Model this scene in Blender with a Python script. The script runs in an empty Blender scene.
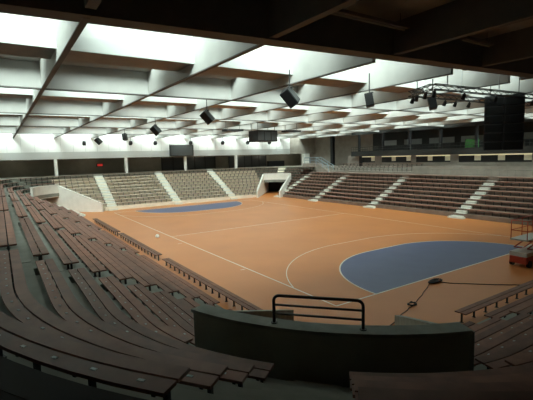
import bpy, math, random
from mathutils import Vector, Matrix
random.seed(4)
SC = bpy.context.scene
COL = SC.collection
PI = math.pi

# ------------------------------------------------------------------ camera
CAM = Vector((-12.5165, 11.6904, 6.4887))
yaw, pitch, roll = -.5816, -.1066, .0263
f = Vector((math.cos(pitch)*math.cos(yaw), math.cos(pitch)*math.sin(yaw), math.sin(pitch)))
r = f.cross(Vector((0, 0, 1))).normalized()
d = f.cross(r)
r2 = math.cos(roll)*r + math.sin(roll)*d
d2 = -math.sin(roll)*r + math.cos(roll)*d
m = Matrix(((r2.x, -d2.x, -f.x), (r2.y, -d2.y, -f.y), (r2.z, -d2.z, -f.z)))
cd = bpy.data.cameras.new('camera')
cam = bpy.data.objects.new('camera', cd)
COL.objects.link(cam)
cam.matrix_world = Matrix.Translation(CAM) @ m.to_4x4()
cd.sensor_width = 36
cd.lens = 36*404.98/533
cd.clip_end = 300
cd.clip_start = .05
SC.camera = cam
# ------------------------------------------------------------------ world, exposure
W = bpy.data.worlds.new('overcast_sky')
SC.world = W
W.use_nodes = True
bg = W.node_tree.nodes['Background']
bg.inputs[0].default_value = (.93, 1, .98, 1)
nt = W.node_tree
ORD_ = ['first', 'second', 'third', 'fourth', 'fifth', 'sixth', 'seventh']
SKYDIR = Vector((-.72, .42, .62)).normalized()    # brighter part of the cloud cover
SKY_BASE, SKY_GLOW, SKY_POW = .7, 56.0, 15.0
tcw = nt.nodes.new('ShaderNodeTexCoord')
dp = nt.nodes.new('ShaderNodeVectorMath'); dp.operation = 'DOT_PRODUCT'; dp.inputs[1].default_value = SKYDIR
nt.links.new(tcw.outputs['Generated'], dp.inputs[0])
mx_ = nt.nodes.new('ShaderNodeMath'); mx_.operation = 'MAXIMUM'; mx_.inputs[1].default_value = 0
nt.links.new(dp.outputs['Value'], mx_.inputs[0])
pw = nt.nodes.new('ShaderNodeMath'); pw.operation = 'POWER'; pw.inputs[1].default_value = SKY_POW
nt.links.new(mx_.outputs[0], pw.inputs[0])
ma = nt.nodes.new('ShaderNodeMath'); ma.operation = 'MULTIPLY_ADD'; ma.inputs[1].default_value = SKY_GLOW; ma.inputs[2].default_value = SKY_BASE
nt.links.new(pw.outputs[0], ma.inputs[0])
nt.links.new(ma.outputs[0], bg.inputs[1])
vs = SC.view_settings
vs.view_transform = 'Standard'
vs.look = 'None'
vs.gamma = 1
vs.exposure = 0.0
vs.use_curve_mapping = False
SC.cycles.max_bounces = 8
SC.cycles.diffuse_bounces = 5
SC.cycles.transparent_max_bounces = 12
SC.cycles.caustics_reflective = False

# roof module
XB = [-2.1 + 10.8*i for i in range(6)]
YJ = [4.85*j for j in range(3, -9, -1)]          # 14.55 ... -38.8
YMAX, YMIN = 17.0, -43.0
XMIN, XMAX = -20.0, 57.0
SKY, GIR, SL0, SL1 = 4.85, 6.6, 7.3, 9.9            # wide roof light, boxed girder, narrow second roof light
STRIPS = []
for i, xb in enumerate(XB[:5]):
    STRIPS.append((xb+.12, xb+SKY))
    STRIPS.append((xb+SL0, xb+SL1) if i < 4 else (xb+6.9, xb+10.6))  # last strip widened and set by the wall to brighten the far fascia
for x0, x1 in STRIPS:                             # daylight through each roof-light strip
    ld = bpy.data.lights.new('skylight_portal', 'AREA')
    ld.shape = 'RECTANGLE'
    ld.size = x1 - x0
    ld.size_y = YMAX - YJ[-1]
    ld.cycles.is_portal = True
    lo = bpy.data.objects.new('skylight_portal', ld)
    COL.objects.link(lo)
    lo.location = ((x0+x1)/2, (YMAX + YJ[-1])/2, 12.15)

# ------------------------------------------------------------------ materials
def mat(name, col, rough=.6, metal=0, noise=None, scale=4, stretch=(1, 1, 1), spec=.5, vary=0, bump=0):
    M = bpy.data.materials.new(name)
    M.use_nodes = True
    nt = M.node_tree
    b = nt.nodes['Principled BSDF']
    b.inputs['Base Color'].default_value = (*col, 1)
    b.inputs['Roughness'].default_value = rough
    b.inputs['Metallic'].default_value = metal
    b.inputs['Specular IOR Level'].default_value = spec
    if noise:
        tc = nt.nodes.new('ShaderNodeTexCoord')
        mp = nt.nodes.new('ShaderNodeMapping')
        mp.inputs['Scale'].default_value = stretch
        n = nt.nodes.new('ShaderNodeTexNoise')
        n.inputs['Scale'].default_value = scale
        n.inputs['Detail'].default_value = 5
        rp = nt.nodes.new('ShaderNodeValToRGB')
        rp.color_ramp.elements[0].position = .3
        rp.color_ramp.elements[1].position = .7
        rp.color_ramp.elements[0].color = (*noise, 1)
        rp.color_ramp.elements[1].color = (*col, 1)
        nt.links.new(tc.outputs['Object'], mp.inputs['Vector'])
        nt.links.new(mp.outputs[0], n.inputs['Vector'])
        nt.links.new(n.outputs[0], rp.inputs[0])
        out = rp.outputs[0]
        if vary:
            oi = nt.nodes.new('ShaderNodeObjectInfo')
            mr = nt.nodes.new('ShaderNodeMapRange')
            mr.inputs['To Min'].default_value = 1 - vary
            mr.inputs['To Max'].default_value = 1 + vary
            hs = nt.nodes.new('ShaderNodeHueSaturation')
            nt.links.new(oi.outputs['Random'], mr.inputs[0])
            nt.links.new(mr.outputs[0], hs.inputs['Value'])
            nt.links.new(out, hs.inputs['Color'])
            out = hs.outputs[0]
        nt.links.new(out, b.inputs['Base Color'])
        if bump:
            bp = nt.nodes.new('ShaderNodeBump')
            bp.inputs['Strength'].default_value = bump
            bp.inputs['Distance'].default_value = .01
            nt.links.new(n.outputs[0], bp.inputs['Height'])
            nt.links.new(bp.outputs[0], b.inputs['Normal'])
    return M

def emis(name, col, s):
    M = mat(name, col, .5)
    b = M.node_tree.nodes['Principled BSDF']
    b.inputs['Emission Color'].default_value = (*col, 1)
    b.inputs['Emission Strength'].default_value = s
    return M

FLOOR = mat('orange_sports_floor', (.63, .235, .07), .38, noise=(.575, .21, .062), scale=.35, spec=.32)
BLUE = mat('blue_court_paint', (.085, .115, .235), .42, noise=(.075, .10, .21), scale=1)
LINE = mat('white_court_line', (.8, .75, .65), .45)
CONC = mat('grey_concrete', (.27, .275, .235), .85, noise=(.20, .205, .172), scale=1.3, bump=.3)
CONCW = mat('pale_painted_concrete', (.85, .84, .78), .8, noise=(.76, .75, .69), scale=1.5)
STAIRW = mat('daylit_white_stair', (.80, .80, .72), .7, noise=(.66, .66, .6), scale=3)  # white stairs with the daylight on them put into the tone
WOOD = mat('brown_varnished_wood', (.255, .108, .066), .55, noise=(.155, .064, .041), scale=3, stretch=(1, 1, 6), vary=.28, spec=.3)
WOODR = mat('red_brown_wood', (.33, .15, .10), .55, noise=(.24, .105, .07), scale=3, vary=.15)
STEEL = mat('black_painted_steel', (.02, .022, .022), .45, spec=.5)
RAIL = mat('dark_grey_rail_paint', (.045, .05, .048), .4)
PARA = mat('dark_grey_rendered_wall', (.36, .38, .33), .8, noise=(.28, .30, .255), scale=1.2, bump=.2)
CAP = mat('weathered_grey_coping', (.27, .30, .26), .7, noise=(.19, .21, .18), scale=3)
RUBBER = mat('black_rubber_walkway', (.006, .006, .006), .9)
BEAM = mat('light_grey_painted_beam', (.50, .50, .47), .5, noise=(.43, .43, .405), scale=.9)
BEAMD = mat('shaded_beam', (.16, .15, .14), .7, noise=(.13, .125, .115), scale=2)  # darker copy of BEAM, shade of the unlit near beams in its colour
SOFF = mat('brown_soffit_board', (.38, .37, .34), .75, noise=(.31, .30, .275), scale=2)
FASC = mat('white_fascia_panel', (.92, .92, .89), .6, noise=(.88, .88, .85), scale=.5)
GREYF = mat('light_grey_fascia_board', (.42, .43, .41), .5)
GREYP = mat('grey_fascia_panel', (.62, .63, .61), .6)
DARKW = mat('dark_brown_wall', (.30, .285, .235), .8, noise=(.24, .225, .185), scale=1)
CONCD = mat('raw_concrete_wall', (.42, .38, .33), .85, noise=(.33, .295, .255), scale=1)
BLACK = mat('matt_black', (.012, .012, .013), .6)
GALL = mat('dark_gallery_paint', (.03, .032, .03), .6)
SILV = mat('silver_aluminium', (.55, .57, .58), .35, metal=.8)
TAG = mat('white_number_plate', (.5, .5, .48), .5)
BALLW = mat('white_ball', (.8, .8, .76), .5)
BLUER = mat('pale_blue_rail', (.32, .42, .48), .5)
REDP = mat('red_machine_paint', (.45, .05, .025), .45)
WHITEP = mat('white_machine_paint', (.6, .6, .57), .5)
GREEN = mat('green_plastic', (.05, .22, .05), .5)
TUBE = mat('unlit_fluorescent_tube', (.55, .52, .42), .4)
SPGR = mat('black_speaker_cloth', (.006, .006, .006), .9)
SCREEN = mat('dark_screen', (.05, .055, .055), .35)
LITW = emis('lit_office_window', (1, .9, .55), .55)
LITD = emis('dim_office_pane', (.8, .75, .55), .1)
EXITR = emis('red_sign_face', (.8, .05, .04), .35)

def glass():
    M = bpy.data.materials.new('clear_glazing')
    M.use_nodes = True
    nt = M.node_tree
    nt.nodes.remove(nt.nodes['Principled BSDF'])
    t = nt.nodes.new('ShaderNodeBsdfTransparent')
    t.inputs[0].default_value = (.92, .97, .95, 1)
    g = nt.nodes.new('ShaderNodeBsdfGlossy')
    g.inputs['Roughness'].default_value = .05
    mx = nt.nodes.new('ShaderNodeMixShader')
    mx.inputs[0].default_value = .06
    nt.links.new(t.outputs[0], mx.inputs[1])
    nt.links.new(g.outputs[0], mx.inputs[2])
    nt.links.new(mx.outputs[0], nt.nodes['Material Output'].inputs[0])
    return M
GLASS = glass()

# ------------------------------------------------------------------ mesh helpers
class MB:
    def __init__(s):
        s.v = []; s.f = []; s.mi = []
    def quad8(s, P, mi=0):
        n = len(s.v); s.v += [tuple(p) for p in P]
        for q in ((0, 3, 2, 1), (4, 5, 6, 7), (0, 1, 5, 4), (1, 2, 6, 5), (2, 3, 7, 6), (3, 0, 4, 7)):
            s.f.append(tuple(n+i for i in q)); s.mi.append(mi)
    def box(s, x0, x1, y0, y1, z0, z1, mi=0):
        s.quad8([(x0, y0, z0), (x1, y0, z0), (x1, y1, z0), (x0, y1, z0), (x0, y0, z1), (x1, y0, z1), (x1, y1, z1), (x0, y1, z1)], mi)
    def obox(s, c, ax, ay, az, mi=0):
        c, ax, ay, az = map(Vector, (c, ax, ay, az))
        s.quad8([c-ax-ay-az, c+ax-ay-az, c+ax+ay-az, c-ax+ay-az, c-ax-ay+az, c+ax-ay+az, c+ax+ay+az, c-ax+ay+az], mi)
    def tube(s, p, q, rad, n=8, mi=0, rad2=None):
        p, q = Vector(p), Vector(q); rad2 = rad if rad2 is None else rad2
        a = (q-p).normalized()
        u = a.orthogonal().normalized(); w = a.cross(u)
        k = len(s.v)
        for c, R in ((p, rad), (q, rad2)):
            for i in range(n):
                t = 2*PI*i/n
                s.v.append(tuple(c + R*(math.cos(t)*u + math.sin(t)*w)))
        for i in range(n):
            j = (i+1) % n
            s.f.append((k+i, k+j, k+n+j, k+n+i)); s.mi.append(mi)
        s.f.append(tuple(k+n-1-i for i in range(n))); s.mi.append(mi)
        s.f.append(tuple(k+n+i for i in range(n))); s.mi.append(mi)
    def path(s, pts, rad, n=8, mi=0):
        pts = [Vector(p) for p in pts]
        k = len(s.v); L = len(pts); u = None
        for i, p in enumerate(pts):
            a = (pts[min(i+1, L-1)] - pts[max(i-1, 0)]).normalized()
            if u is None: u = a.orthogonal().normalized()
            u = (u - a*u.dot(a)).normalized(); w = a.cross(u)
            for j in range(n):
                t = 2*PI*j/n
                s.v.append(tuple(p + rad*(math.cos(t)*u + math.sin(t)*w)))
        for i in range(L-1):
            for j in range(n):
                j2 = (j+1) % n
                s.f.append((k+i*n+j, k+i*n+j2, k+(i+1)*n+j2, k+(i+1)*n+j)); s.mi.append(mi)
        s.f.append(tuple(k+n-1-i for i in range(n))); s.mi.append(mi)
        s.f.append(tuple(k+(L-1)*n+i for i in range(n))); s.mi.append(mi)
    def prism(s, pts, z0, z1, mi=0):
        k = len(s.v); n = len(pts)
        s.v += [(x, y, z0) for x, y in pts] + [(x, y, z1) for x, y in pts]
        s.f.append(tuple(k+n-1-i for i in range(n))); s.mi.append(mi)
        s.f.append(tuple(k+n+i for i in range(n))); s.mi.append(mi)
        for i in range(n):
            j = (i+1) % n
            s.f.append((k+i, k+j, k+n+j, k+n+i)); s.mi.append(mi)
    def sweep(s, ring, mi=0):
        """ring: list of 4-point sections swept into a closed bar"""
        k = len(s.v)
        for sec in ring: s.v += [tuple(p) for p in sec]
        for i in range(len(ring)-1):
            a, b = k+4*i, k+4*i+4
            for j in range(4):
                j2 = (j+1) % 4
                s.f.append((a+j, a+j2, b+j2, b+j)); s.mi.append(mi)
        s.f.append((k+3, k+2, k+1, k)); s.mi.append(mi)
        e = k+4*(len(ring)-1)
        s.f.append((e, e+1, e+2, e+3)); s.mi.append(mi)
    def build(s, name, mats, parent=None, origin=None, bevel=0, smooth=False):
        if not isinstance(mats, (list, tuple)): mats = [mats]
        o = Vector((0, 0, 0))
        if parent is not None: o = Vector(parent['_o'])
        if origin is not None: o = Vector(origin)
        me = bpy.data.meshes.new(name)
        me.from_pydata([tuple(Vector(v)-o) for v in s.v], [], s.f)
        for M in mats: me.materials.append(M)
        me.polygons.foreach_set('material_index', s.mi)
        if smooth: me.polygons.foreach_set('use_smooth', [True]*len(s.f))
        me.update()
        import bmesh
        bm = bmesh.new(); bm.from_mesh(me)
        bmesh.ops.recalc_face_normals(bm, faces=bm.faces)
        bm.to_mesh(me); bm.free()
        ob = bpy.data.objects.new(name, me)
        COL.objects.link(ob)
        if parent is not None:
            ob.parent = parent
            if origin is not None:
                ob.location = o - Vector(parent['_o'])
        elif origin is not None:
            ob.location = o
        ob['_o'] = tuple(o)
        if bevel:
            md = ob.modifiers.new('bevel', 'BEVEL'); md.width = bevel; md.segments = 2; md.limit_method = 'ANGLE'
        return ob

def tag(o, label, cat, group=None):
    o['label'] = label; o['category'] = cat
    if group: o['group'] = group
    return o
def struct(o):
    o['kind'] = 'structure'; return o
def thing(name, loc, label, cat, group=None):
    o = bpy.data.objects.new(name, None); COL.objects.link(o)
    o.location = loc; o['_o'] = tuple(loc)
    return tag(o, label, cat, group)
def copy_tree(o, parent=None):
    c = o.copy(); COL.objects.link(c)
    if parent is not None: c.parent = parent
    for ch in list(o.children): copy_tree(ch, c)
    return c
ORD = ['front', 'first', 'second', 'third', 'fourth', 'fifth', 'sixth', 'seventh', 'eighth', 'ninth', 'tenth', 'eleventh']

# ------------------------------------------------------------------ bowl geometry
PITCH, RISE = .825, .41
def RK(k): return 1.28 + PITCH*k
class Corner:
    def __init__(s, cx, cy, sx, sy): s.cx, s.cy, s.sx, s.sy = cx, cy, sx, sy
    def w(s, u, v): return (s.cx + s.sx*u, s.cy + s.sy*v)
    def pt(s, R, t):
        """t >= 0 along the long stand, -90..0 round the corner, below -90 along the end stand"""
        if t >= 0: return s.w(t, R)
        if t > -90:
            a = math.radians(90 - t); return s.w(R*math.cos(a), R*math.sin(a))
        return s.w(-R, t + 90)
NEAR = Corner(-3.4, 2.92, 1, 1)
FARL = Corner(41.4, 2.92, -1, 1)
FARR = Corner(41.4, -24.4, -1, -1)
PL0, PL1 = (2.0, .58), (-1.84, 5.66)
PR0, PR1 = (-.58, -2.0), (-5.45, 2.35)
def t_wall(R):
    s = (R - PL0[1])/(PL1[1]-PL0[1])
    u = PL0[0] + (PL1[0]-PL0[0])*s
    if u >= 0 and s >= 0: return u
    lo, hi = 0., 1.3
    for _ in range(50):
        md = (lo+hi)/2
        p = (PL0[0]+(PL1[0]-PL0[0])*md, PL0[1]+(PL1[1]-PL0[1])*md)
        if math.hypot(*p) < R: lo = md
        else: hi = md
    a = math.degrees(math.atan2(p[1], p[0]))
    return min(0, 90 - a)
def t_mirror(t):
    """same place mirrored on the corner's diagonal"""
    return -90 - t
def samples(t0, t1, step=3.0):
    if t0 > t1: t0, t1 = t1, t0
    out = {t0, t1}
    for b in (0, -90):
        if t0 < b < t1: out.add(b)
    a, b = max(t0, -90), min(t1, 0)
    if b > a:
        n = max(1, int((b-a)/step))
        for i in range(n+1): out.add(a + (b-a)*i/n)
    return sorted(out)
def strip(mb, C, t0, t1, r0, r1, z0, z1, mi=0):
    ring = []
    for t in samples(t0, t1):
        a = C.pt(r0, t); b = C.pt(r1, t)
        ring.append([(a[0], a[1], z0), (b[0], b[1], z0), (b[0], b[1], z1), (a[0], a[1], z1)])
    mb.sweep(ring, mi)

# ------------------------------------------------------------------ court floor
mb = MB(); mb.box(XMIN-2, XMAX+2, YMIN-2, YMAX+2, -.3, 0)
struct(mb.build('floor', FLOOR))
def ground_poly(name, pts, z, M):
    me = bpy.data.meshes.new(name)
    mb = MB(); mb.prism(pts, .0005, z); return struct(mb.build(name, M))
def dline(x0, sgn, rad, n=40):
    L = [(x0 + sgn*rad*math.sin(PI/2*i/n), -8.5 + rad*math.cos(PI/2*i/n)) for i in range(n+1)]
    L += [(x0 + sgn*rad*math.cos(PI/2*i/n), -11.5 - rad*math.sin(PI/2*i/n)) for i in range(n+1)]
    return L
def line_mesh(mb, pts, w=.06, z=.006):
    for i in range(len(pts)-1):
        a, b = Vector((*pts[i], 0)), Vector((*pts[i+1], 0))
        dd = (b-a).normalized(); n = Vector((-dd.y, dd.x, 0))*w/2; e = dd*w*.15
        mb.prism([tuple((a-e-n)[:2]), tuple((b+e-n)[:2]), tuple((b+e+n)[:2]), tuple((a-e+n)[:2])], .001, z)
for i, (x0, sg) in enumerate(((0, 1), (40, -1))):
    ground_poly('trim_%d' % (i+1), dline(x0, sg, 6), .004, BLUE)
mb = MB()
line_mesh(mb, [(0, 0), (40, 0)], .07)
line_mesh(mb, [(0, -20), (40, -20)], .05)
line_mesh(mb, [(0, 0), (0, -20)], .08)
line_mesh(mb, [(40, 0), (40, -20)], .08)
line_mesh(mb, [(20, 0), (20, -20)], .06)
line_mesh(mb, [(7.5, .15), (7.5, .45)], .06); line_mesh(mb, [(16.9, .3), (16.9, .6)], .06)
for x0, sg in ((0, 1), (40, -1)):
    line_mesh(mb, dline(x0, sg, 6), .08, .008)
    L = [p for p in dline(x0, sg, 9) if -20 < p[1] < 0]
    line_mesh(mb, L, .05)
struct(mb.build('trim_3', LINE))

# ------------------------------------------------------------------ outer walls
def wall(name, *boxes, M=DARKW):
    mb = MB()
    for b in boxes: mb.box(*b)
    return struct(mb.build(name, M))
wall('wall_left', (XMIN-.3, XMAX+.3, YMAX, YMAX+.3, 0, 12.3), M=CONCW)
wall('wall_back', (XMIN-.3, XMIN, YMIN, YMAX, 0, 12.3), M=CONCW)
wall('wall_right', (XMIN-.3, XMAX+.3, YMIN-.3, YMIN, 0, 12.3), M=CONCD)
wall('wall_far', (XMAX, XMAX+.3, YMIN, YMAX, 0, 12.3))

# ------------------------------------------------------------------ ceiling: beams, boxes, roof lights
ceil = bpy.data.objects.new('ceiling', None); COL.objects.link(ceil); ceil['_o'] = (0, 0, 0); struct(ceil)
ZB, ZT = 9.8, 12.1
mb = MB(); mb.box(XMIN, XB[0]+.12, YMIN, YMAX, 10.9, 12.3); mb.build('roof_slab', SOFF, ceil)
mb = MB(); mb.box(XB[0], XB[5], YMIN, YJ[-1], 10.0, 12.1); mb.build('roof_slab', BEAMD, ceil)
mb = MB(); mb.box(XB[5]+.2, XMAX, YMIN, YMAX, 6.9, 7.2); mb.build('roof_slab', DARKW, ceil)
mb = MB(); mb.prism([(-1.1-.6, YMAX), (-1.1, YMAX), (-5.9, YMIN), (-5.9-.6, YMIN)], ZB, 11.0); mb.build('cross_beam', BEAMD, ceil)
for i, xb in enumerate(XB[1:5]):
    mb = MB(); mb.box(xb-.12, xb+.12, YJ[-1], YMAX, ZB, ZT); cb_ = mb.build('cross_beam', BEAM, ceil)
    mb = MB(); mb.box(xb-.125, xb+.125, YJ[-1], YMAX, ZB-.02, ZB+.03); mb.build('underside_shade', BEAMD, cb_)  # dark strip paints the shade on the beam's underside
for y in YJ:
    mb = MB(); mb.box(XB[0]+.02, XB[5]-.1, y-.08, y+.08, ZB+.02, ZT); lb_ = mb.build('long_beam', BEAM, ceil)
    mb = MB(); mb.box(XB[0]+.02, XB[5]-.1, y-.085, y+.085, ZB-.01, ZB+.03); mb.build('underside_shade', BEAMD, lb_)  # underside shade of the long beam, painted as a dark strip
    if y > -30:
        mb = MB(); mb.box(XMIN, XB[0]-.5, y-.12, y+.12, ZB+.05, 10.95); mb.build('long_beam', BEAMD, ceil)
for i, xb in enumerate(XB[:5]):
    last = i == 4
    # fascia and boxed girder, narrow roof-light shaft, soffit up to the next cross beam
    mb = MB(); mb.box(xb+SKY+.02, xb+(6.9 if last else SL0), YJ[-1], YMAX, 10.9, ZT, 0); mb.box(xb+SKY+.02, xb+GIR, YJ[-1], YMAX, 10.25, 10.9, 0)
    g = mb.build('boxed_girder', BEAM, ceil)
    mb = MB(); mb.box(xb+SKY+.1, xb+GIR+.02, YJ[-1], YMAX, 10.23, 10.25); mb.build('girder_soffit', SOFF, g)
    mb = MB(); mb.box(xb+SKY-.08, xb+SKY+.02, YJ[-1], YMAX, 10.19, 10.68); mb.build('fascia_board', GREYF, g)
    if not last:
        mb = MB(); mb.box(xb+SL1, xb+10.7, YJ[-1], YMAX, 10.95, ZT); mb.build('high_soffit', SOFF, ceil)
    mb = MB(); mb.tube((xb+GIR+.15, YJ[-1], 10.3), (xb+GIR+.15, YMAX, 10.3), .035); mb.build('light_line_tube', SILV, ceil)  # pale tube stands in for the bright line of light behind the girder
for x0, x1 in STRIPS:
    mb = MB()
    mb.box(x0-.05, x1+.05, YJ[-1], YMAX, 12.14, 12.16)
    gz = mb.build('skylight_glass', GLASS, ceil)
    mb = MB()
    if x1-x0 > 3: mb.box(x0+1.6, x0+1.68, YJ[-1], YMAX, 12.04, 12.14)
    for k in range(int((YMAX-YJ[-1])/1.6)):
        yy = YJ[-1] + .8 + 1.6*k
        mb.box(x0, x1, yy-.025, yy+.025, 12.06, 12.14)
    mb.build('glazing_bar', SILV, gz)

# far wall fascia over the gallery recess
mb = MB(); mb.box(XB[5]-.1, XB[5]+.2, -36.4, YMAX, 7.9, 12.3)
fa = struct(mb.build('trim_4', FASC))
mb = MB(); mb.box(XB[5]-.14, XB[5]+.2, -36.4, YMAX, 6.9, 7.9); mb.build('lower_band', GREYP, fa)
mb = MB()
y = YMAX
while y > -36:
    mb.box(XB[5]-.11, XB[5]-.09, y-.02, y+.02, 7.9, 11); y -= 1.62
mb.build('panel_joint', GREYP, fa)
mb = MB(); mb.box(XB[5]-.1, XB[5]+.2, -42.9, -36.4, 6.9, 12.3); struct(mb.build('trim_5', CONCD))
for y in (14.55, 4.85, -4.85, -14.55, -24.25):
    mb = MB(); mb.box(XB[5]-.2, XB[5]+.15, y-.2, y+.2, 4.51, 6.9)
    tag(mb.build('column', CONCW, origin=(XB[5], y, 4.51)), {14.55: 'pale square column at the top of the far stand, hidden at far left', 4.85: 'pale square column behind the left corner of the far stand, above the white ramp wall',
        -4.85: 'pale square column at top of far stand, just right of the red sign', -14.55: 'pale square column under the grey scoreboard on the far wall', -24.25: 'pale square column at top of far stand left of the tunnel'}[y], 'column')
mb = MB(); mb.box(XB[5]-.3, XB[5]+.3, -41.2, -39.6, 4.51, 6.88)
tag(mb.build('concrete_pier', CONCW, origin=(XB[5], -40.4, 4.51)), 'broad white concrete pier under the right end of the far fascia', 'pier')
mb = MB(); mb.box(44.6, 45.2, -41.6, -41.0, 4.1, 12.1)
tag(mb.build('steel_column', BLACK, origin=(44.9, -41.3, 4.1)), 'tall black column beside the blue-railed stair in the far right corner', 'column')

# things inside the far recess
for i, y in enumerate((10, 0, -9.6, -19.2, -28.5, -33.5, -38.2)):
    t = thing('recess_lamp', (54.8, y, 6.85), 'small ceiling lamp in the dark recess behind the far stand, %s from the left' % ORD_[i], 'lamp', 'lamps in the far recess')
    mb = MB(); mb.tube((54.8, y, 6.86), (54.8, y, 6.9), .14, 12); mb.build('housing', GREYP, t)
    ld = bpy.data.lights.new('lamp_light', 'POINT'); ld.energy = 14 if i < 4 else 34; ld.shadow_soft_size = .08; ld.color = (1, .93, .75)
    lo = bpy.data.objects.new('lamp_light', ld); COL.objects.link(lo); lo.parent = t; lo.location = (0, 0, -.15)
mb = MB()
for y0, y1 in ((-22.5, -12.2), (-34, -25.5)):
    mb.box(56.8, 57, y0, y1, 4.6, 6.7, 0)
    yy = y0
    while yy <= y1+.01:
        mb.box(56.7, 56.82, yy-.06, yy+.06, 4.5, 6.8, 1); yy += (y1-y0)/5
struct(mb.build('window_1', [SCREEN, STEEL]))
mb = MB(); mb.box(54.5, 55.3, -37.0, -33.2, 4.51, 5.6)
tag(mb.build('kiosk_counter', BLACK, origin=(54.9, -35, 4.51), bevel=.03), 'black counter in the recess above the tunnel at the far right corner', 'counter')
t = thing('emergency_sign', (56.8, -2.0, 5.85), 'small red lit sign in the dark recess behind the far stand', 'sign')
mb = MB(); mb.box(56.7, 56.98, -2.5, -1.5, 5.6, 6.1); mb.build('housing', BLACK, t, bevel=.02)
mb = MB(); mb.box(56.68, 56.7, -2.4, -1.6, 5.66, 6.04); mb.build('sign_face', EXITR, t)

# ------------------------------------------------------------------ terraces
def aisle_steps(mb, C, t0, t1, k1, k0=1, mi=0):
    for k in range(k0, k1+1):
        R = RK(k) - .5
        strip(mb, C, t0, t1, R-.40, R+.0, RISE*(k-1) if k > 1 else 0, RISE*k-.205, mi)
        strip(mb, C, t0, t1, R, R+PITCH-.40, RISE*k-.02, RISE*k+.008, mi)
def corner_t(k, side):
    tw = t_wall(RK(k)-.5)
    return tw if side == 'L' else t_mirror(tw)
AW = .45
# left stand: t measured from near corner, total length 44.8
LEN = 44.8
LA = [(4.0, 4.9), (14.9, 15.8), (25.8, 26.7), (36.7, 37.6)]
st = thing('terraced_stand', (20, 4, 0), 'long grey concrete terrace of the left stand running away from the camera', 'stand')
st['_o'] = (20, 4, 0)
def terrace_rows(mb, kmax, rows_end=None, flat=None):
    pass
mb = MB()
for k in range(1, 7):
    tw = t_wall(RK(k)-.1)
    # long straight part, ends round both corners down to the tunnel walls
    strip(mb, NEAR, tw, LEN/2, RK(k)-.5, RK(k)+.34, 0 if k < 6 else 0, RISE*k)
    strip(mb, FARL, tw, LEN/2, RK(k)-.5, RK(k)+.34, 0, RISE*k)
for k in range(7, 11):
    for C in (NEAR, FARL):
        strip(mb, C, -18, LEN/2, RK(k)-.5, RK(k)+.34, 0, RISE*k)
mb.build('tread', CONC, st)
for a, b in LA:
    mb = MB(); aisle_steps(mb, NEAR, a, b, 11); mb.build('aisle_stair', CONC, st)

def end_terrace(C, length, label, loc, kmax=10, M=CONC, tend=None):
    st = thing('terraced_stand', loc, label, 'stand')
    mb = MB()
    for k in range(1, 7):
        tw = t_mirror(t_wall(RK(k)-.1))
        strip(mb, C, tw, -90-length, RK(k)-.5, RK(k)+.34, 0, RISE*k)
    for k in range(7, kmax+1):
        strip(mb, C, -72, -90-length, RK(k)-.5, RK(k)+.34, 0, RISE*k)
    mb.build('tread', M, st)
    return st
near_st = end_terrace(NEAR, 20, 'shadowed grey concrete terrace of the near stand curving off at lower right', (-4.6, -8, 0))
mb = MB(); aisle_steps(mb, NEAR, -94.0, -94.9, 10); mb.build('aisle_stair', CONC, near_st)
# far stand from both far corners
FL = (2.92+24.4)/2
far_st = thing('terraced_stand', (43.2, -11, 0), 'pale daylit concrete terrace of the far end stand with white stair aisles', 'stand')
mb = MB()
for C in (FARL, FARR):
    for k in range(1, 7):
        strip(mb, C, t_mirror(t_wall(RK(k)-.1)), -90-FL, RK(k)-.5, RK(k)+.34, 0, RISE*k)
    for k in range(7, 11):
        strip(mb, C, -72, -90-FL, RK(k)-.5, RK(k)+.34, 0, RISE*k)
CONCL = mat('daylit_concrete', (.90, .83, .68), .8, noise=(.80, .73, .60), scale=1.5)  # lit copy of the concrete, daylight on the far risers put into the colour
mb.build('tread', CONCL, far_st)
FA = [(.3, -.5-.6), (-9.5+.6, -9.5-.6), (-18.6+.6, -18.6-.6)]
FA[0] = (.1, -1.1)
for a, b in FA:
    mb = MB(); aisle_steps(mb, FARL, -90-(2.92-a), -90-(2.92-b), 11); mb.build('aisle_stair', STAIRW, far_st)
# right stand (8 rows)
RKM = 8
right_st = thing('terraced_stand', (20, -25.5, 0), 'grey concrete terrace of the right stand across the court', 'stand')
RLEN = 41.4 + 3
mb = MB()
for k in range(1, 7):
    strip(mb, FARR, t_wall(RK(k)-.1), RLEN, RK(k)-.5, RK(k)+.34, 0, RISE*k)
for k in range(7, RKM+1):
    strip(mb, FARR, -18, RLEN, RK(k)-.5, RK(k)+.34, 0, RISE*k)
# upper walkway
Rw = RK(RKM)+.34
strip(mb, FARR, 0, RLEN, Rw-.02, Rw+2.0, 0, RISE*9)
mb.build('tread', mat('shaded_brown_concrete', (.27, .20, .16), .85, noise=(.20, .145, .115), scale=1.5), right_st)  # darker copy of the concrete, shade on the unlit risers put into the colour
RA = [41.4-x for x in (40.7, 32.0, 21.4, 10.2)]
for c in RA:
    mb = MB(); aisle_steps(mb, FARR, c-.55, c+.55, RKM)
    for k in range(1, RKM+1):
        R = RK(k)-.5
        strip(mb, FARR, c-.55-.02, c+.55+.02, R-.02, R+.1, RISE*k, RISE*k+.015)
    strip(mb, FARR, c-.7, c+.9, RK(1)-1.35, RK(1)-.9, 0, .16)
    mb.build('aisle_stair', STAIRW, right_st)

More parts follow.
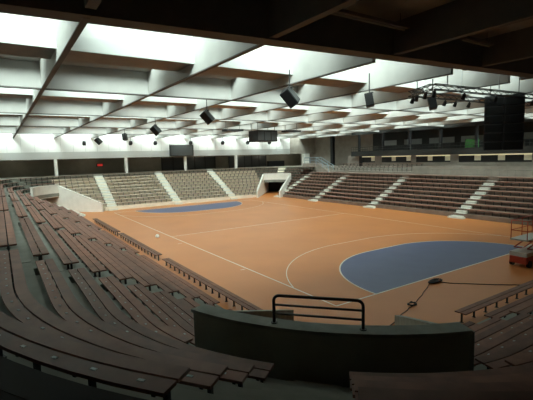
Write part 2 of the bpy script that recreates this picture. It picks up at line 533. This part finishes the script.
# corner decks above the tunnels and corner aisles
for C, nm in ((NEAR, 'tunnel deck behind the dark curved parapet in the foreground'), (FARL, 'concrete deck over the tunnel in the far left corner'), (FARR, 'concrete deck over the tunnel in the far right corner')):
    km = 10
    p = C.pt(8, -45)
    dk = thing('tunnel_deck', (p[0], p[1], 2.1), 'stepped grey ' + nm, 'deck')
    mb = MB()
    for k in range(6, km+1):
        lo = -18 if k > 6 else -16
        strip(mb, C, lo, -90-lo, (RK(k)-.5 if k > 6 else 5.8), RK(k)+.34, RISE*k-.42, RISE*k)
    mb.build('tread', CONC, dk)
    mb = MB()
    aisle_steps(mb, C, -38.5, -45.9, 11, 7)
    mb.build('aisle_stair', CONCL if C is FARR else CONC, dk)

# upper walkway (dark) behind the top row
RW = RK(10)+.34
mb = MB()
strip(mb, NEAR, -110, LEN, RW, RW+.35, 4.0, 4.52)
wk = struct(mb.build('trim_6', RUBBER))
mb = MB()
strip(mb, NEAR, -110, -.01, RW+.34, RW+8, 4.0, 4.515)
mb.box(-3.4, 41.4, 2.92+RW+.34, YMAX, 4.0, 4.515)
mb.build('walkway_floor', RUBBER, wk)
mb = MB(); mb.box(41.4+.0, XMAX, -24.4, YMAX, 4.0, 4.3)
mb = MB()
strip(mb, FARL, 0, -90-(2.92+24.4), RW, RW+6.5, 4.0, 4.51)
strip(mb, FARR, -90, 0, RW, RW+12, 4.0, 4.51)
struct(mb.build('trim_7', DARKW))

# ------------------------------------------------------------------ tunnel mouths: side walls + curved parapet
def tunnel(C, label, cat, Mw, Mp, Mcap, open_end=True):
    p = C.pt(6, -45)
    th = thing('tunnel_entrance', (p[0], p[1], 0), label, cat)
    for (a, b) in ((PL0, PL1), (PR0, PR1)):
        A = Vector((*C.w(*a), 0)); B = Vector((*C.w(*b), 0))
        dd = (B-A).normalized(); n = Vector((-dd.y, dd.x, 0))*.12
        mb = MB()
        k = len(mb.v)
        E1, E2 = (.2, 2.45) if (C is FARL and a == PL0) else (1.1, 3.45)
        mb.quad8([A-n, B-n, B+n, A+n, A-n+Vector((0, 0, E1)), B-n+Vector((0, 0, E2)), B+n+Vector((0, 0, E2)), A+n+Vector((0, 0, E1))])
        # inner extension of the passage under the deck
        F = B + dd*7
        mb.quad8([B-n, F-n, F+n, B+n, B-n+Vector((0, 0, 2.05)), F-n+Vector((0, 0, 2.05)), F+n+Vector((0, 0, 2.05)), B+n+Vector((0, 0, 2.05))])
        mb.build('side_wall', Mw, th)
    mb = MB(); strip(mb, C, -18, -66, 5.82, 6.10, 1.95 if C is FARL else 2.2, 3.5); mb.build('parapet', Mp, th)
    mb = MB(); strip(mb, C, -17.8, -66.2, 5.78, 6.14, 3.5, 3.56); mb.build('coping', Mcap, th)
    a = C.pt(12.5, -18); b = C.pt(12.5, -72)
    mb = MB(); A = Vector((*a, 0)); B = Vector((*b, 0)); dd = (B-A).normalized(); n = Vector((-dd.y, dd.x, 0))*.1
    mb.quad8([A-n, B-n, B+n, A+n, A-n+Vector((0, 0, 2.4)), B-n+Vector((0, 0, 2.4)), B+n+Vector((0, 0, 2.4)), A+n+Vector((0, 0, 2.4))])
    mb.build('tunnel_dark_wall', BLACK, th)  # black wall paints the darkness deep inside the tunnel
    return th
tunnel(NEAR, 'dark curved parapet and walls round the tunnel mouth in the foreground', 'tunnel entrance', CAP, PARA, CAP)
tunnel(FARL, 'white sloping walls of the tunnel mouth in the far left corner', 'tunnel entrance', CONCW, CONCW, CONCW)
tr = tunnel(FARR, 'white framed tunnel mouth in the far right corner of the court', 'tunnel entrance', CONCW, CONCW, CONCW)

# guard rail on the near parapet
A = Vector((*NEAR.pt(5.96, -34.6), 3.56)); B = Vector((*NEAR.pt(5.96, -49.4), 3.56))
t = thing('guard_rail', tuple((A+B)/2), 'dark tubular guard rail standing on top of the curved foreground parapet', 'railing')
up = Vector((0, 0, 1)); H = .5; dd = (B-A).normalized()
mb = MB()
cr = .1
pts = [A, A+up*(H-cr)]
for i in range(1, 6):
    q = PI/2*i/6; pts.append(A + up*(H-cr+cr*math.sin(q)) + dd*(cr-cr*math.cos(q)))
pts.append(A+up*H+dd*cr); pts.append(B+up*H-dd*cr)
for i in range(1, 6):
    q = PI/2*i/6; pts.append(B - dd*(cr-cr*math.sin(q)) + up*(H-cr+cr*math.cos(q)))
pts += [B+up*(H-cr), B]
mb.path(pts, .028, 10); mb.build('frame', RAIL, t, smooth=True)
for h in (.17, .33):
    mb = MB(); mb.tube(A+up*h, B+up*h, .02, 10); mb.build('crossbar', RAIL, t, smooth=True)
for P in (A, B):
    mb = MB(); mb.tube(P, P+up*.015, .06, 14); mb.build('foot_plate', RAIL, t)

# ------------------------------------------------------------------ benches
def bench(C, k, t0, t1, label, group, R=None, z=None, parts=True, tags=False, zbase=None, M=None, name='bench', plat=.8):
    M = M or WOOD
    R = RK(k) if R is None else R
    z = .42 + RISE*k if z is None else z
    zb = RISE*k if zbase is None else zbase
    if t0 > t1: t0, t1 = t1, t0
    tm = (t0+t1)/2
    c = C.pt(R, tm)
    # arc-length param
    ts = samples(t0, t1, 1.0)
    P = [Vector((*C.pt(R, t), 0)) for t in ts]
    L = [0]
    for i in range(1, len(P)): L.append(L[-1] + (P[i]-P[i-1]).length)
    tot = L[-1]
    def at(s):
        for i in range(1, len(L)):
            if s <= L[i] + 1e-9:
                q = (s-L[i-1])/max(1e-9, L[i]-L[i-1]); return ts[i-1] + (ts[i]-ts[i-1])*q
        return ts[-1]
    n = max(2, round(tot/plat)+1)
    legs = [at(.12 + (tot-.24)*i/(n-1)) for i in range(n)]
    def leg(mb, t, mi=0):
        a = Vector((*C.pt(R, t), 0)); o = (Vector((*C.pt(R+1, t), 0))-a).normalized()
        s = Vector((-o.y, o.x, 0))
        mb.obox(a+up*((zb+z-.07)/2), o*.03, s*.022, up*((z-.07-zb)/2), mi)
        mb.obox(a+up*(z-.055), o*.2, s*.02, up*.0145, mi)
        if parts: mb.obox(a+up*(zb+.008), o*.06, s*.05, up*.008, mi)
    if not parts:
        mb = MB()
        strip(mb, C, t0, t1, R-.22, R-.015, z-.04, z, 0)
        strip(mb, C, t0, t1, R+.015, R+.22, z-.04, z, 0)
        for t in legs: leg(mb, t, 1)
        o = mb.build(name, [M, STEEL], origin=(c[0], c[1], zb))
        return tag(o, label, 'bench', group)
    th = thing(name, (c[0], c[1], zb), label, 'bench', group)
    pl = []
    for a, b in ((-.22, -.015), (.015, .22)):
        mb = MB(); strip(mb, C, t0, t1, R+a, R+b, z-.04, z); pl.append(mb.build('plank', M, th))
    for t in legs:
        mb = MB(); leg(mb, t); mb.build('leg', STEEL, th)
    if tags:
        ns = int(tot/.55)
        for i in range(ns):
            t = at(.3 + .55*i + random.uniform(-.02, .02))
            off = .11
            a = Vector((*C.pt(R+off, t), z+.003)); o = (Vector((*C.pt(R+1, t), 0))-Vector((*C.pt(R, t), 0))).normalized()
            s = Vector((-o.y, o.x, 0))
            mb = MB(); mb.obox(a, o*.018, s*.035, up*.003); mb.build('seat_number_plate', TAG, pl[1])
    return th

G_L, G_N, G_F, G_R = 'plank benches of the left stand', 'plank benches of the near corner', 'plank benches of the far end stand', 'plank benches of the right stand'
LBLK = [(4.9, 14.9, 'between the first and second stair aisles'), (15.8, 25.8, 'between the second and third stair aisles'),
        (26.7, 36.7, 'between the third and fourth stair aisles')]
for k in range(1, 11):
    rw = ORD[k] + ' row up'
    if k == 10: rw = 'topmost row'
    # corner piece, near
    if k <= 6:
        tw = t_wall(RK(k)) + (.15 if t_wall(RK(k)) > 0 else 1.5)
        if k == 6: tw = -16.5
    else: tw = -37.3
    bench(NEAR, k, tw, 4.0, ('plank bench from first left aisle round to the foreground parapet, %s' if k <= 6 else 'dark curved bench left of the corner aisle behind the parapet, %s') % rw,
          G_N, tags=(k >= 4), plat=.92)
    for bi, (a, b, where) in enumerate(LBLK):
        bench(NEAR, k, a, b, 'plank bench, left stand, %s, %s' % (where, rw), G_L, parts=(bi == 0), plat=.8)
    te = t_wall(RK(k)) + .15 if k <= 5 else (-16.5 if k == 6 else -37)
    bench(FARL, k, LEN-37.6, te, 'bench at far end of left stand beyond the last aisle, %s' % rw, G_L, parts=False)
for a, b, where in ((2.4, 14.8, 'nearest section'), (16.0, 25.8, 'second section'), (26.7, 36.7, 'third section')):
    bench(NEAR, 0, a, b, 'low front bench at court edge of left stand, %s from the camera' % where, G_L, R=.62, z=.42, zbase=0, parts=(a < 16), plat=.75)
# near stand to the right of the corner
for k in range(1, 11):
    rw = ORD[k] + ' row up' if k < 10 else 'topmost row'
    if k <= 6:
        tw = t_mirror(t_wall(RK(k)) + (.15 if t_wall(RK(k)) > 0 else 1.5))
        if k == 6: tw = -73.5
    else: tw = -46.9
    bench(NEAR, k, tw, -94.0, ('dark bench right of the foreground parapet, before the aisle, %s' if k <= 6 else 'dark curved bench right of the corner aisle by the parapet, %s') % rw,
          G_N, tags=(k >= 3), plat=.92)
    if k <= 5:
        bench(NEAR, k, -94.9, -104, 'dark bench at right picture edge beyond the near aisle, %s' % rw, G_N, plat=.9, tags=(k > 2))
bench(NEAR, 0, -95.4, -105, 'low front bench at court edge of the near stand, lower right', G_N, R=.72, z=.42, zbase=0, plat=.9)
# far stand
FB = [(None, .1, 'left of the leftmost white aisle'), (-1.1, -8.9, 'between the left and middle white aisles'), (-10.1, -18.0, 'between the middle and right white aisles'), (-19.2, None, 'between the right white aisle and the tunnel')]
for k in range(1, 11):
    rw = ORD[k] + ' row up' if k < 10 else 'topmost row'
    for y0, y1, where in FB:
        lab = 'far end bench %s, %s' % (where, rw)
        if y0 is None:
            t0 = t_mirror(t_wall(RK(k))+.15) if k <= 5 else (-73.5 if k == 6 else -46.5)
            bench(FARL, k, t0, -90-(2.92-y1), lab, G_F, parts=False)
        elif y1 is None:
            t0 = t_mirror(t_wall(RK(k))+.15) if k <= 5 else (-73.5 if k == 6 else -46.5)
            bench(FARR, k, t0, -90-(24.4+y0), lab, G_F, parts=False)
        else:
            bench(FARL, k, -90-(2.92-y0), -90-(2.92-y1), lab, G_F, parts=False)
# right stand
RB = [(None, RA[0]-.55, 'left of its leftmost white aisle'), (RA[0]+.55, RA[1]-.55, 'between first and second white aisles from left'),
      (RA[1]+.55, RA[2]-.55, 'between its second and third white aisles'), (RA[2]+.55, RA[3]-.55, 'between its third and fourth white aisles'), (RA[3]+.55, RLEN, 'right of its last white aisle')]
for k in range(1, RKM+1):
    rw = ORD[k] + ' row up' if k < RKM else 'topmost row'
    for a, b, where in RB:
        if a is None:
            a = t_wall(RK(k))+.15 if k <= 5 else (-16.5 if k == 6 else -37)
            if a > b-.4: continue
        bench(FARR, k, a, b, 'right stand bench %s, %s' % (where, rw), G_R, parts=False, M=WOODR)
for k in (9, 10):
    bench(FARR, k, -1, -37, 'brown bench on the corner deck above the far right tunnel, %s' % ('upper of two' if k == 10 else 'lower of two'), G_R, parts=False)

# front kerbs of the far and right stands
mb = MB(); strip(mb, FARL, -92.5, -90-(2.92+22.2), RK(1)-.62, RK(1)-.5, 0, .52)
struct(mb.build('trim_8', CONCL))

# ------------------------------------------------------------------ right side: upper bank, offices, gallery
YW = -24.4-Rw-2.0           # front of the upper bank
mb = MB(); mb.box(-3, 22, -37.9, YW, 0, 4.45)
mb.box(-3, 22, YW-.01, YW+.12, 3.6, 4.75)
for i in range(3): mb.box(22, 43, -37.95, YW-1.08*i, 0, 3.95+.3*i)
up_b = tag(mb.build('concrete_bank', CONCD), 'grey concrete bank behind the top row of the right stand', 'bank')
t = thing('walkway_fence', (20, -32.3, RISE*9), 'low grey picket fence along the top of the right stand', 'fence')
yf = -24.4-Rw-.05
mb = MB(); mb.tube((-3, yf, RISE*9+.75), (40, yf, RISE*9+.75), .025, 6); mb.build('top_rail', CAP, t)
mb = MB()
x = -3
while x < 40: mb.tube((x, yf, RISE*9), (x, yf, RISE*9+.75), .012, 5); x += .8
o = mb.build('baluster', CAP, t); o['kind'] = 'stuff'
for i in range(3):
    C = Corner(38, YW-.55-1.08*i, -1, -1); z = 3.95+.3*i
    bench(C, 0, 0, 15.5, 'reddish bench on the bank below the gallery, %s row' % ('front', 'middle', 'rear')[i], 'benches on the bank', R=0, z=z+.4, zbase=z, parts=False, M=WOODR)
# office wall with lit windows
mb = MB(); mb.box(-3, 37.5, -38.6, -38.0, 4.4, 6.15); struct(mb.build('wall_office', CONCD))
wn = 2
x = 34.5
ps = [(34.2, 31.6), (30.2, 24.9), (24.0, 18.8), (17.6, 9.0), (8.2, 2.0)]
for a, b in ps:
    mb = MB(); mb.box(b, a, -38.0, -37.95, 5.15, 6.1); w = struct(mb.build('window_%d' % wn, BLACK)); wn += 1
    mb = MB(); mb.box(b, a, -37.97, -37.9, 5.98, 6.1); mb.build('lit_strip', LITW, w)
    n = max(1, round((a-b)/3.2)); s = (a-b)/n
    for i in range(n):
        mb = MB(); mb.box(b+s*i, b+s*i+s*.28, -37.97, -37.93, 5.35, 5.98); mb.build('lit_pane', LITD, w)
# gallery
t = thing('viewing_gallery', (18, -38, 6.15), 'dark steel viewing gallery running above the right stand', 'gallery')
mb = MB(); mb.box(-3, 36, -42.9, -37.2, 6.15, 6.5); mb.build('deck', GALL, t)
mb = MB(); mb.box(-3, 36, -37.3, -37.2, 6.5, 6.95); mb.build('kick_panel', GALL, t)
for z in (7.25, 7.6): 
    mb = MB(); mb.tube((-3, -37.25, z), (36, -37.25, z), .03, 6); mb.build('handrail', RAIL, t)
    mb = MB(); mb.tube((36, -37.25, z), (36, -41, z), .03, 6); mb.build('handrail', RAIL, t)
mb = MB(); x = -3
while x < 36.1:
    mb.tube((x, -37.25, 6.9), (x, -37.25, 7.6), .02, 5); x += .5
o = mb.build('baluster', RAIL, t); o['kind'] = 'stuff'
for i in range(9):
    x = 34.5-4.85*i
    mb = MB(); mb.box(x-.15, x+.15, -37.7, -37.4, 6.5, 10.0); mb.build('post', BLACK, t)
mb = MB(); mb.box(-3, 36, -42.8, -42.4, 6.5, 10.0, 0); mb.build('back_wall', GALL, t)
PANE = mat('painted_reflection_glass', (.4, .43, .42), .15)  # bright reflections put into the pane colour
for x0, x1 in ((31, 34), (26.3, 29.5), (21, 25), (15.3, 20), (10, 14)):
    mb = MB(); mb.box(x0, x1, -42.4, -42.34, 7.8, 8.6); mb.build('back_window', PANE, t)
mb = MB(); mb.box(34.2, 34.8, -38.4, -37.8, 4.4, 6.15); mb.build('support_pier', BLACK, t)
mb = MB(); mb.box(-3, 36, -37.6, -37.3, 9.6, 10.05); mb.build('header', GALL, t)
mb = MB(); mb.box(15.0, 16.6, -37.9, -37.6, 6.95, 8.0)
tag(mb.build('green_banner', GREEN, origin=(15.8, -37.7, 6.95)), 'small dark green panel standing on the gallery behind the railing', 'panel')

# far right corner stair with blue rail
t = thing('steel_stair', (39.5, -34.8, 3.7), 'short stair with pale blue railings in the far right corner', 'stair')
for i in range(7):
    mb = MB(); mb.box(38.3+.45*i, 38.3+.45*(i+1), -35.3, -34.2, 3.5, 3.9+.2*i); mb.build('step', CONCD, t)
for y in (-35.3, -34.2):
    mb = MB(); mb.path([(38.2, y, 3.7), (38.2, y, 4.75), (41.3, y, 6.1), (44.5, y, 6.1)], .05, 6); mb.build('handrail', BLUER, t)
    mb = MB(); mb.path([(38.2, y, 4.3), (41.3, y, 5.65), (44.5, y, 5.65)], .035, 6); mb.build('handrail', BLUER, t)
    for x, z0, z1 in ((39.7, 4.3, 5.4), (41.3, 4.9, 6.1), (42.9, 4.9, 6.1), (44.5, 4.9, 6.1)):
        mb = MB(); mb.tube((x, y, z0), (x, y, z1), .035, 5); mb.build('rail_post', BLUER, t)
mb = MB(); mb.box(41.45, 45.0, -35.4, -34.1, 4.52, 5.1); mb.build('landing', CONCD, t)

# ------------------------------------------------------------------ hanging equipment
def hung_box(name, c, size, rot, label, cat, group, top=ZB):
    t = thing(name, c, label, cat, group)
    w, h, dp = size
    mb = MB(); mb.box(-w/2, w/2, -dp/2, dp/2, -h/2, h/2)
    b = mb.build('cabinet', BLACK, t, origin=c, bevel=.03); b.location = (0, 0, 0); 
    b.data.transform(Matrix.Translation(Vector(c)))
    b.rotation_euler = rot
    mb = MB(); mb.box(-w/2+.04, w/2-.04, -dp/2-.012, -dp/2, -h/2+.04, h/2-.04)
    g = mb.build('grille', SCREEN, b, origin=None)
    g.data.transform(Matrix.Translation(Vector(b['_o'])))
    mb = MB(); mb.tube((c[0], c[1], c[2]), (c[0], c[1], top+.05), .025, 6); mb.build('hanging_pole', STEEL, t)
    mb = MB(); mb.box(c[0]-w/2-.03, c[0]+w/2+.03, c[1]-.03, c[1]+.03, c[2]+h/2-.02, c[2]+h/2+.03); mb.build('yoke', STEEL, t)
    return t
sp = [((1.7, 1.0, 9.0), 'nearest of them, left of centre, tilted steeply', .75), ((.7, -2.8, 8.95), 'middle one of the near trio, upright', .6), ((.25, -6.9, 8.95), 'right one of the near trio, by the truss', .6),
      ((10.5, .75, 9.0), 'second back in the left-hand line', .75), ((21.9, .2, 9.0), 'third back in the left-hand line', .8), ((32.8, 0, 9.0), 'fourth back in the left-hand line', .7), ((42.0, .9, 9.0), 'last of the left-hand line', .8)]
for i, (c, lb, s) in enumerate(sp):
    steep = i in (0, 3, 4, 6)
    hung_box('loudspeaker', c, (.45*s/.7, .72*s/.7, .42*s/.7), (math.radians(-32 if steep else -10), math.radians(-28 if steep else 8), math.radians(-50)), 'black loudspeaker hung from the roof beams, ' + lb, 'loudspeaker', 'loudspeakers under the roof', ZB+.3)
# spotlights in front of the far fascia
for i, y in enumerate((1.2, -5.3, -9.1, -15.0, -20.9, -25.9, -30.6)):
    c = (50.3, y, 9.05)
    t = thing('floodlight', c, 'small black floodlight in front of the white far fascia, %s from the left' % ORD[i+1], 'floodlight', 'floodlights on the far fascia')
    mb = MB(); mb.obox(c, (.12, 0, .16), (0, .22, 0), (-.2, 0, .15)); mb.build('lamp_body', BLACK, t)
    mb = MB(); mb.tube((c[0], c[1], c[2]+.1), (c[0], c[1], ZT-.1), .03, 6); mb.build('hanging_pole', STEEL, t)
# scoreboard on the far fascia
t = thing('scoreboard', (51.5, -13.6, 7.0), 'grey rectangular scoreboard hung on the white far fascia', 'scoreboard')
mb = MB(); mb.box(51.3, 51.7, -15.9, -11.8, 6.95, 8.75); mb.build('casing', SCREEN, t, bevel=.04)
mb = MB(); mb.box(51.27, 51.3, -15.7, -12.0, 7.1, 8.6); mb.build('display', mat('grey_display', (.11, .12, .12), .35), t)
mb = MB(); mb.box(51.25, 51.7, -15.9, -11.8, 8.75, 8.95); mb.build('header_strip', GREYP, t)
# central cube
t = thing('hanging_video_cube', (27, -13.5, 8.5), 'black box-shaped display cluster hanging over the middle of the court', 'display')
mb = MB(); mb.box(26, 28, -15.4, -12.7, 8.2, 9.45); mb.build('casing', BLACK, t, bevel=.05)
for y in (-15.3, -14.4, -13.5):
    mb = MB(); mb.box(25.96, 26, y, y+.75, 8.35, 9.3); mb.build('screen', SCREEN, t)
for x, y in ((26.3, -15.2), (26.3, -12.9), (27.7, -15.2), (27.7, -12.9)):
    mb = MB(); mb.tube((x, y, 9.45), (x, y, ZB+.5), .03, 6); mb.build('hanging_pole', STEEL, t)
for (y, lb) in ((-9.0, 'left'), (-16.6, 'right')):
    t = thing('acoustic_panel', (25, y, 9.25), 'flat black panel hung under the roof %s of the display cluster' % lb, 'panel', None)
    mb = MB(); mb.box(24.4, 25.6, y-.95, y+.95, 9.2, 9.4); mb.build('panel', BLACK, t)
    for s in (-.8, .8):
        mb = MB(); mb.tube((25, y+s, 9.4), (25, y+s, ZB+1.5), .02, 5); mb.build('hanging_wire', STEEL, t)
# lighting truss, long rectangle
TZ = 9.3
t = thing('lighting_truss', (-.5, -9, TZ), 'rectangular dark lighting truss with lamps hung at upper right', 'truss')
def truss(p, q, hw=.11):
    p, q = Vector(p), Vector(q); a = (q-p); L = a.length; a.normalize(); s = a.cross(up)*hw
    mb = MB()
    for o in (s+up*hw, s-up*hw, -s+up*hw, -s-up*hw): mb.tube(p+o, q+o, .024, 5)
    n = int(L/.5)
    for i in range(n):
        c0 = p + a*(L*i/n); c1 = p + a*(L*(i+1)/n)
        mb.tube(c0+s+up*hw, c1+s-up*hw, .012, 4); mb.tube(c0-s-up*hw, c1-s+up*hw, .012, 4)
        mb.tube(c0+s+up*hw, c1-s+up*hw, .012, 4)
    mb.build('truss_beam', STEEL, t)
c1, c2, c3, c4 = (-1.6, -4.2, TZ), (.2, -5.1, TZ), (-.1, -16, TZ), (-2.2, -16, TZ)
truss(c1, c2); truss(c2, c3); truss(c3, c4); truss(c4, c1)
for i, (x, y) in enumerate(((-1.65, -4.3), (-1.1, -4.45), (-.4, -4.8), (0.2, -5.3), (.18, -7.9), (.15, -8.8), (-1.85, -9), (.1, -10), (-2.0, -12.5), (-1.75, -6.4))):
    mb = MB(); mb.tube((x, y, TZ-.15), (x, y, TZ-.24), .03, 6); mb.tube((x, y, TZ-.2), (x+.12, y-.06, TZ-.4), .07, 10, rad2=.1); mb.build('spotlight', BLACK, t)
for x, y in ((-1.65, -5.2), (.2, -5.6), (-1.95, -9), (.1, -9.2), (-2.1, -12.5)):
    mb = MB(); mb.tube((x, y, TZ+.14), (x, y, 12.0), .025, 5); mb.build('hanging_pole', SILV, t)
# tall black block hung beyond the truss: two columns of cabinets
SA = Vector((-.35, -12.75, 0))
t = thing('speaker_array', (SA.x, SA.y, 6.5), 'tall black block of stacked loudspeakers hanging below the truss at right', 'loudspeaker')
AX = Vector((.877, .48, 0)); AN = Vector((-.48, .877, 0))
for i in range(6):
    for j in (-1, 1):
        c = SA + Vector((0, 0, 6.5+.5*i+.25)) + AX*.5*j
        mb = MB(); mb.obox(c, AX*.49, AN*.42, up*.24); cb_ = mb.build('cabinet', BLACK, t, bevel=.02)
        mb = MB(); mb.obox(c+AN*.425, AX*.42, AN*.006, up*.18); mb.build('grille', SPGR, cb_)
mb = MB(); mb.obox(SA+Vector((0, 0, 9.56)), AX*1.0, AN*.3, up*.05); mb.build('hanging_frame', STEEL, t)
for s_ in (-1, 1):
    c = SA + AX*.7*s_
    mb = MB(); mb.tube((c.x, c.y, 9.56), (c.x, c.y, 12.0), .02, 5); mb.build('hanging_chain', STEEL, t)

# fluorescent strips under the near dark soffit
for (p, q, lb) in (((-3.75, 3.85), (-4.0, .35), 'long unlit fluorescent strip under the dark near ceiling, left one'), ((-4.0, -2.45), (-4.15, -4.3), 'short unlit fluorescent strip under the dark near ceiling, right one')):
    t = thing('fluorescent_light', (p[0], (p[1]+q[1])/2, 10.5), lb, 'ceiling light')
    mb = MB(); mb.box(p[0]-.12, p[0]+.12, q[1], p[1], 10.45, 10.55); mb.build('housing', BEAMD, t)
    mb = MB(); mb.tube((p[0]+.05, q[1]+.05, 10.43), (p[0]+.05, p[1]-.05, 10.43), .025, 8); mb.build('tube', TUBE, t)
    for y in (p[1]-.3, q[1]+.3):
        mb = MB(); mb.tube((p[0], y, 10.55), (p[0], y, 10.92), .012, 5); mb.build('hanging_rod', STEEL, t)

# ------------------------------------------------------------------ things on the court
# scissor lift at the right edge
lx, ly = -1.75, -13.3
t = thing('scissor_lift', (lx, ly, 0), 'red and white scissor lift parked at the court edge on the right', 'lift')
mb = MB(); mb.box(lx-.45, lx+.45, ly-1.3, ly+1.3, .22, .6); mb.build('chassis', REDP, t, bevel=.03)
for sx in (-1, 1):
    for sy in (-1, 1):
        mb = MB(); mb.tube((lx+sx*.36, ly+sy*.95, .2), (lx+sx*.52, ly+sy*.95, .2), .2, 16); mb.build('wheel', BLACK, t)
for s in (-.35, .35):
    for kk in range(2):
        z0 = .6+kk*.45
        mb = MB(); mb.tube((lx+s, ly-1.1, z0), (lx+s, ly+1.0, z0+.45), .035, 6); mb.build('scissor_arm', REDP, t)
        mb = MB(); mb.tube((lx+s, ly+1.0, z0), (lx+s, ly-1.1, z0+.45), .035, 6); mb.build('scissor_arm', REDP, t)
mb = MB(); mb.box(lx-.45, lx+.45, ly-1.3, ly+1.3, .62, .85); mb.build('side_cover', WHITEP, t)
mb = MB(); mb.box(lx-.45, lx+.45, ly-1.3, ly+1.3, 1.5, 1.58); mb.build('platform', WHITEP, t)
mb = MB()
for z in (2.05, 2.6):
    mb.path([(lx-.42, ly-1.25, z), (lx+.42, ly-1.25, z), (lx+.42, ly+1.25, z), (lx-.42, ly+1.25, z), (lx-.42, ly-1.25, z)], .022, 6)
for x in (-.42, .42):
    for y in (-1.25, 0, 1.25): mb.tube((lx+x, ly+y, 1.56), (lx+x, ly+y, 2.6), .022, 6)
mb.build('guard_rail', REDP, t)
# cables
def cable(name, pts, rad, label, extra=None):
    mb = MB(); P = []
    for i in range(len(pts)-1):
        a, b = Vector((*pts[i], rad)), Vector((*pts[i+1], rad))
        for j in range(4): P.append(a + (b-a)*j/4 + Vector((random.uniform(-.03, .03), random.uniform(-.03, .03), 0)))
    P.append(Vector((*pts[-1], rad)))
    mb.path(P, rad, 6)
    if extra: extra(mb)
    return tag(mb.build(name, BLACK, origin=(pts[0][0], pts[0][1], 0)), label, 'cable')
def coil(cx, cy, R, turns, squash=1):
    def fn(mb):
        pts = []
        for i in range(turns*16):
            q = 2*PI*i/16; rr = R*(1 + .18*math.sin(i*.7))
            pts.append((cx + rr*math.cos(q)*squash, cy + rr*math.sin(q), .03 + .05*i/(turns*16) + .03*abs(math.sin(i*1.3))))
        mb.path(pts, .025, 6)
    return fn
def on_court(mb): pass
cable('coiled_cable', [(-.6, -6.2), (-1.2, -6.6), (-2.15, -7.5), (-3.0, -8.4), (-3.35, -8.9), (-3.4, -10)], .018, 'black cable heaped in a coil on the goal line, trailing right', lambda mb: (coil(-.6, -6.15, .42, 4, .42)(mb), coil(-.6, -6.1, .24, 4, .42)(mb), coil(-.62, -6.1, .1, 2, .5)(mb)))
cable('floor_cable', [(-.62, -5.7), (-1.2, -4.4), (-1.9, -2.75), (-2.2, -1.7), (-2.6, -.6), (-2.9, .6)], .016, 'thin cable snaking from the coil towards the foreground parapet', coil(-1.9, -2.6, .16, 2))
mb = MB()
import bmesh
bm = bmesh.new(); bmesh.ops.create_uvsphere(bm, u_segments=16, v_segments=10, radius=.16)
me = bpy.data.meshes.new('ball'); bm.to_mesh(me); bm.free(); me.materials.append(BALLW)
o = bpy.data.objects.new('ball', me); COL.objects.link(o); o.location = (20.26, 1.1, .165)
tag(o, 'small white ball lying beside the left sideline', 'ball')
